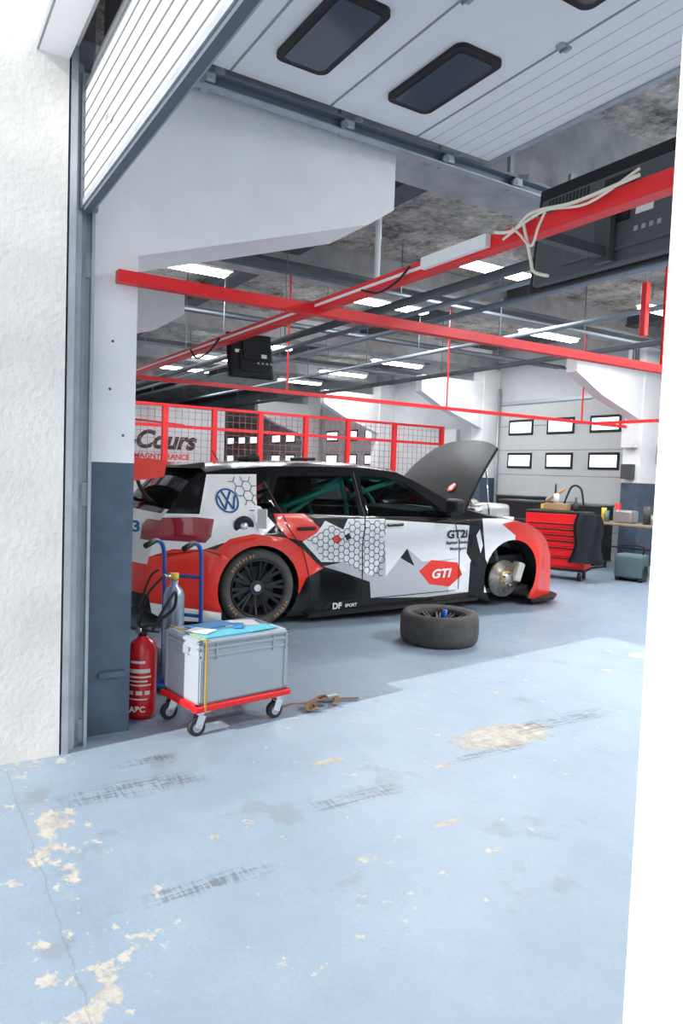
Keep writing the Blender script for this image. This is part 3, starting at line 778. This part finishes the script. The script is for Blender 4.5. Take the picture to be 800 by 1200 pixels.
def on(v,e=.004): return Vector((v.x,-(W(v.x,v.z)+e),v.z))
g=B('livery_graphics')
def rib(pts,w,m,e=.004):
    for p,q in zip(pts,pts[1:]):
        p=Vector(p);q=Vector(q); d=(q-p); n=max(1,int(d.length/.05)); nn=Vector((-d.y,d.x)).normalized()*w/2
        rows=[[],[]]
        for i in range(n+1):
            c=p+d*i/n
            for r,s_ in ((0,1),(1,-1)):
                a=c+nn*s_; rows[r].append(on(Vector((a.x,0,a.y)),e))
        g.quadstrip(rows,m)
LINE=mat('livery_line',(.03,.03,.035),.4)
hexA=A([(352,630),(368,640),(372,654),(398,654),(420,667),(441,673),(446,640),(444,607),(404,607),(398,618),(378,612),(368,622)])
hexB=A([(268,560),(303,560),(298,588),(290,598),(276,578)],.08)
def hexes(poly,R_):
    done=set()
    xs=[p[0] for p in poly]; zs=[p[1] for p in poly]
    i=0; x=min(xs)-.1
    while x<max(xs)+.1:
        z=min(zs)-.1+(R_*.866 if i%2 else 0)
        while z<max(zs)+.1:
            V=[(x+R_*math.cos(math.radians(60*k)),z+R_*math.sin(math.radians(60*k))) for k in range(6)]
            for k in range(6):
                p,q=V[k],V[(k+1)%6]; m=((p[0]+q[0])/2,(p[1]+q[1])/2); key=(round(m[0]*300),round(m[1]*300))
                if key in done or not inpoly(m,poly): continue
                done.add(key); rib([p,q],.006,LINE,.003)
            z+=R_*1.732
        x+=R_*1.5; i+=1
hexes(hexA,.034); hexes(hexB,.045)
GAP=mat('panel_gap',(.01,.01,.01),.6)
rib([(1.03,1.27),(1.02,.88),(.99,.60),(1.0,.14)],.010,GAP,.003)
rib([(.13,1.2),(.22,.95),(.28,.80),(.40,.62),(.47,.30),(.47,.14)],.009,GAP,.003)
rib([(1.98,.83),(2.05,.62),(2.06,.14)],.009,GAP,.003)
rib([(.47,.14),(2.06,.14)],.007,GAP,.003)
rib([(-.80,.62),(-.45,.66),(-.33,.62)],.006,GAP,.003)
for x in (.42,1.30):
    g.box((x+.02,-(W(x,.80)+.018),.80),(.17,.02,.028),P_BLK,bev=.008)
fx,fz=FUEL
g.lathe((fx,-(W(fx,fz)-.005),fz),(0,-1,0),[(0,.012),(.05,.012),(.075,.016),(.085,.008),(.085,0)],BLACK,seg=24)
g.lathe((fx,-(W(fx,fz)-.005),fz),(0,-1,0),[(0,.02),(.03,.02),(.035,.012)],CHROME,seg=20)
g.box((fx+.14,-(W(fx,fz)+.05),fz+.06),(.015,.10,.16),P_WHT,bev=.006,R=Matrix.Rotation(.5,3,'Z'))
lx,lz=art(265,585,.08)
NB=mat('roundel_blue',(.02,.10,.30),.35)
def ring(cx,cz,r,w,m,e):
    N=28; rows=[[],[]]
    for i in range(N+1):
        a=2*math.pi*i/N
        for k,rr_ in ((0,r),(1,r-w)): rows[k].append(on(Vector((cx+rr_*math.cos(a),0,cz+rr_*math.sin(a))),e))
    g.quadstrip(rows,m)
ring(lx,lz,.098,.014,NB,.006)
def sc(p): return [(lx+x*.084,lz+z*.084) for x,z in p]
rib(sc([(-.45,.88),(0,.02),(.45,.88)]),.016,NB,.006)
rib(sc([(-.85,.45),(-.42,-.82),(0,-.02),(.42,-.82),(.85,.45)]),.016,NB,.006)
RX=Matrix.Rotation(math.radians(90),4,'X')
def txt(s_,size,uv,m,bold=0,shear=0,rot=0,sx=1):
    x,z=art(*uv)
    M=Matrix.Translation((x,0,z))@RX@Matrix.Rotation(rot,4,'Z')@Matrix.Diagonal((sx,1,1,1))
    g.text(s_,size,M,m,bold=bold,shear=shear,fn=lambda v:on(v,.007))
WT=mat('graphic_white',(.85,.85,.85),.4)
txt('GTI',.115,(509,669),WT,bold=.004,shear=.2,sx=1.2)
txt('GT2i',.105,(527,624),LINE,bold=.004,sx=1.1)
txt('Raphael Renaulin',.042,(528,633),LINE,bold=.001,shear=.3)
txt('Motorsport',.04,(528,640),LINE,bold=.001)
txt('DF',.075,(391,706),WT,bold=.003)
txt('SPORT',.04,(407,705),WT,bold=.001)
txt('3',.12,(168,617),NB,bold=.004)
rib(A([(376,709),(384,702)]),.03,P_RED,.006)
g.done(parent=car)

b=B('roll_cage_interior')
TEAL=mat('roll_cage_teal',(.08,.62,.50),.35)
def cg(pts,r=.024): b.tube(pts,r,TEAL)
for sg in (-1,1):
    cg([(.95,sg*.68,.1),(.95,sg*.66,.9),(.95,sg*.52,1.22)]); cg([(.95,sg*.52,1.22),(1.5,sg*.52,1.21),(2.0,sg*.64,.86),(2.05,sg*.66,.15)])
    cg([(.95,sg*.52,1.22),(.0,sg*.5,.6)]); cg([(.95,sg*.66,.35),(2.0,sg*.66,.65)]); cg([(.95,sg*.66,.65),(2.0,sg*.66,.35)]); cg([(.95,sg*.55,1.18),(.35,-sg*.5,.75)])
    cg([(1.0,sg*.6,1.05),(1.5,sg*.56,1.18)]); cg([(.30,sg*.62,.95),(.9,sg*.60,1.15)])
cg([(.95,-.52,1.22),(.95,.52,1.22)]); cg([(1.5,-.52,1.21),(1.5,.52,1.21)]); cg([(.95,-.6,.2),(.95,.52,1.22)]); cg([(.95,-.66,.7),(.95,.66,.7)])
b.box((1.05,.35,.45),(.5,.5,.15),BLACK,bev=.05); b.box((.85,.35,.85),(.16,.5,.75),BLACK,bev=.06,R=Matrix.Rotation(-.25,3,'Y'))
b.box((.85,.1,1.08),(.2,.06,.25),BLACK,bev=.03); b.box((.85,.6,1.08),(.2,.06,.25),BLACK,bev=.03)
b.box((1.95,0,.80),(.35,1.35,.2),BLACK,bev=.05)
b.lathe((1.62,.35,.85),(1,0,-.3),[(.14,0),(.155,.012),(.14,.024),(.125,.012),(.14,0)],BLACK)
b.bb((-.6,-.75,.55),(.3,.75,.58),DGREY)
b.done(parent=car)

b=B('hood')
HD=mat('hood_black_carbon',(.016,.017,.019),.5,var=.4,vscale=14,spec=.2)
ang=math.radians(50)
def hp(s_,t_,off=0):
    L_=.92; hw=.72-.16*s_**2.2
    ss_=s_-(.10*abs(t_)**3)*(s_)
    x=2.22+L_*ss_*math.cos(ang); z=.89+L_*ss_*math.sin(ang)
    crown=.05*(1-t_*t_)*(.4+.6*(1-s_))+.05*math.sin(math.pi*s_)
    return (x-math.sin(ang)*(crown+off),t_*hw,z+math.cos(ang)*(crown+off))
for off in (0,-.03):
    rows=[[hp(i/12,-1+2*k/16,off) for k in range(17)] for i in range(13)]
    b.quadstrip(rows if off==0 else rows[::-1],HD)
edge=lambda off:[hp(i/12,-1,off) for i in range(13)]+[hp(1,-1+2*k/16,off) for k in range(17)]+[hp(1-i/12,1,off) for i in range(13)]
b.quadstrip([edge(0),edge(-.03)],HD)
for t_ in (-.5,.5): b.cyl(hp(.15,t_,-.05),hp(.9,t_*.7,-.05),.018,BLACK)
p=Vector(hp(.25,-.55,.004)); b.lathe(p,(-math.sin(ang),0,math.cos(ang)),[(0,.004),(.05,.004),(.055,0)],P_RED,seg=20); b.lathe(p,(-math.sin(ang),0,math.cos(ang)),[(0,.006),(.03,.006)],WT,seg=20)
b.cyl((2.6,-.66,.72),hp(.72,-.9,-.02),.008,CHROME)
b.done(parent=car)
b=B('engine_bay_parts')
SIL_=mat('silver_foil',(.6,.6,.58),.25,metal=.9,bump=.5,bscale=30)
b.box((2.78,-.35,.80),(.42,.35,.26),SIL_,bev=.04); b.box((2.6,.25,.66),(.5,.5,.28),DGREY,bev=.05); b.cyl((2.4,-.62,.55),(2.4,-.62,.86),.09,BLACK); b.tube([(2.5,-.5,.8),(2.65,-.3,.92),(2.85,-.1,.9),(3.0,.1,.8)],.05,SIL_)
b.box((2.52,-.55,.82),(.18,.16,.18),SIL_,bev=.03); b.cyl((2.9,-.6,.6),(2.9,-.6,.80),.05,WHITEP); b.tube([(2.3,-.3,.85),(2.5,0,.9),(2.8,.2,.85)],.02,RED)
b.box((3.02,0,.60),(.12,1.1,.14),BLACK,bev=.02)
b.done(parent=car)

TYS=mat('tyre_sidewall',(.10,.095,.09),.8,var=.3,vscale=10); ORG=mat('tyre_lettering',(.55,.28,.12),.6)
def wheel(nm,cx,cy,cz,sg):
    b=B(nm); w=.26; r=.325
    prof=[(.235,-w/2+.03),(.25,-w/2+.005),(.29,-w/2),(.315,-w/2+.025),(r,-w/2+.06),(r,w/2-.06),(.315,w/2-.025),(.29,w/2),(.25,w/2-.005),(.235,w/2-.03)]
    b.lathe((0,0,0),(0,1,0),prof,TYS,seg=64)
    b.lathe((0,0,0),(0,sg,0),[(.24,w/2-.02),(.236,w/2-.004),(.228,w/2-.006),(.222,w/2-.04),(.215,-.08)],RIMB,seg=64)
    for i in range(10):
        a=i*math.pi/5+.1
        for da in (-.11,.11):
            b.beam((.045*math.cos(a),sg*.055,.045*math.sin(a)),(.15*math.cos(a+da*.75),sg*.085,.15*math.sin(a+da*.75)),.014,.028,RIMB)
            b.beam((.15*math.cos(a+da*.75),sg*.085,.15*math.sin(a+da*.75)),(.228*math.cos(a+da*1.1),sg*.112,.228*math.sin(a+da*1.1)),.014,.026,RIMB)
    b.cyl((0,sg*.03,0),(0,sg*.08,0),.062,RIMB,seg=24); b.cyl((0,sg*.06,0),(0,sg*.095,0),.03,CHROME,seg=12)
    b.cyl((0,sg*.0,0),(0,sg*.02,0),.17,DGREY,seg=40)
    b.cyl((0,sg*-.05,0),(0,sg*-.04,0),.212,BLACK,seg=40)
    for s0,n in ((100,8),(205,4),(300,6)):
        for k in range(n):
            a=math.radians(s0+k*6.5); c=Vector((.277*math.cos(a),sg*(w/2+.001),.277*math.sin(a)))
            b.box(c,(.008,.004,.026),ORG,R=Matrix.Rotation(-a+math.pi/2,3,'Y'))
            if k%2: b.box(c+Vector((.008*math.sin(a),0,-.008*math.cos(a))),(.018,.004,.007),ORG,R=Matrix.Rotation(-a+math.pi/2,3,'Y'))
    b.done(loc=(cx,cy,cz),parent=car)
wheel('wheel_rear_right',0,-.80,.322,-1); wheel('wheel_rear_left',0,.80,.322,1); wheel('wheel_front_left',2.67,.76,.24,1)
b=B('front_brake')
DISC=mat('brake_disc_steel',(.50,.46,.40),.35,metal=.9,var=.2,vscale=20); GOLD=mat('hub_bronze',(.35,.24,.10),.4,metal=.7)
b.lathe((0,0,0),(0,-1,0),[(.09,-.02),(.185,-.02),(.185,.012),(.10,.012),(.095,.05),(.06,.055),(.05,.08),(0,.08)],DISC,seg=48)
b.lathe((0,0,0),(0,-1,0),[(.09,.02),(.098,.022),(.088,.055),(.055,.062)],GOLD,seg=40)
for i in range(5):
    a=i*2*math.pi/5; b.cyl((.055*math.cos(a),-.05,.055*math.sin(a)),(.055*math.cos(a),-.10,.055*math.sin(a)),.008,CHROME,seg=8)
for i in range(28):
    a=i*2*math.pi/28; rr_=.12+.03*(i%3)/1.2; b.cyl((rr_*math.cos(a),-.0122,rr_*math.sin(a)),(rr_*math.cos(a),-.013,rr_*math.sin(a)),.005,BLACK,seg=8)
b.box((.17,-.01,.06),(.09,.11,.20),mat('caliper_white',(.5,.5,.45),.4),bev=.02,R=Matrix.Rotation(.35,3,'Y'))
b.cyl((0,.0,0),(0,.4,0),.03,DGREY); b.tube([(.0,.08,.1),(-.03,.12,.3),(-.02,.14,.4)],.03,DGREY); b.beam((0,.05,-.05),(-.05,.5,-.06),.05,.03,DGREY)
b.done(loc=(2.667,-.80,.20),parent=car)
b=B('rear_wing')
rows=[]
for i in range(9):
    a=i/8; x=-1.0+.30*a; z=1.30+.03*math.sin(math.pi*a)+.02*(1-a)
    rows.append([(x,-.72+1.44*k/8,z) for k in range(9)])
b.quadstrip(rows,P_RED); b.quadstrip([[(p[0],p[1],p[2]-.018) for p in r] for r in rows[::-1]],BLACK)
for sg in (-1,1):
    b.prism([(-1.03,1.20),(-.72,1.24),(-.70,1.37),(-1.03,1.40)],1,sg*.72,sg*.735,P_RED)
    b.tube([(-.85,sg*.42,1.31),(-.86,sg*.42,1.20),(-.80,sg*.42,1.08),(-.72,sg*.42,1.0)],.016,BLACK)
b.prism([(-.35,1.305),(-.56,1.31),(-.57,1.33),(-.35,1.357)],1,-.6,.6,P_BLK)
b.done(parent=car)
b=B('side_mirror')
for sg in (-1,1):
    b.beam((1.93,sg*.84,.87),(1.90,sg*.98,.92),.05,.025,BLACK); b.box((1.90,sg*1.01,.96),(.11,.20,.14),BLACK,bev=.04,seg=3)
b.done(parent=car)
b=B('roof_equipment')
b.box((.25,0,1.395),(.14,.25,.05),BLACK,bev=.015); b.cyl((.0,.15,1.37),(-.06,.15,1.47),.006,BLACK); b.box((.9,.2,1.39),(.2,.2,.03),BLACK,bev=.01)
b.done(parent=car)
b=B('jack_stand')
b.cyl((0,0,.0),(0,0,.17),.035,BLU); 
for a in range(4):
    t=a*math.pi/2+.4; b.beam((0,0,.12),(.13*math.cos(t),.13*math.sin(t),.01),.02,.02,BLU)
b.box((0,0,.175),(.09,.09,.015),STEEL)
b.done(loc=(-6.0,5.0,0))

# ------------------------------------------------------------ lighting
sun=bpy.data.lights.new('sun','SUN'); sun.energy=5.0; sun.angle=math.radians(.6); sun.color=(1,.96,.90)
so=bpy.data.objects.new('sun',sun); COL.objects.link(so)
el=math.radians(28.3); hd=Vector((-.14,1,0)).normalized()
dirv=Vector((hd.x*math.cos(el),hd.y*math.cos(el),-math.sin(el)))
so.rotation_euler=dirv.to_track_quat('-Z','Y').to_euler()
w=bpy.data.worlds.new('world'); scene.world=w; w.use_nodes=True
bg=w.node_tree.nodes['Background']; bg.inputs[0].default_value=(.90,.95,1,1); bg.inputs[1].default_value=1.15
scene.view_settings.view_transform='Standard'
scene.view_settings.exposure=0.25

# ------------------------------------------------------------ camera
cd=bpy.data.cameras.new('camera'); cam=bpy.data.objects.new('camera',cd); COL.objects.link(cam)
cd.sensor_fit='VERTICAL'; cd.sensor_height=36; cd.sensor_width=24; cd.lens=25.14; cd.clip_start=.02
X=Vector((0.5261,0.8496,0.0368)).normalized(); Zc=Vector((.8478,-.5274,.0546)); Zc=(Zc-X*Zc.dot(X)).normalized(); Yc=Zc.cross(X)
Mx=Matrix((X,Yc,Zc)).transposed().to_4x4(); Mx.translation=(0,0,1.4)
cam.matrix_world=Mx
scene.camera=cam
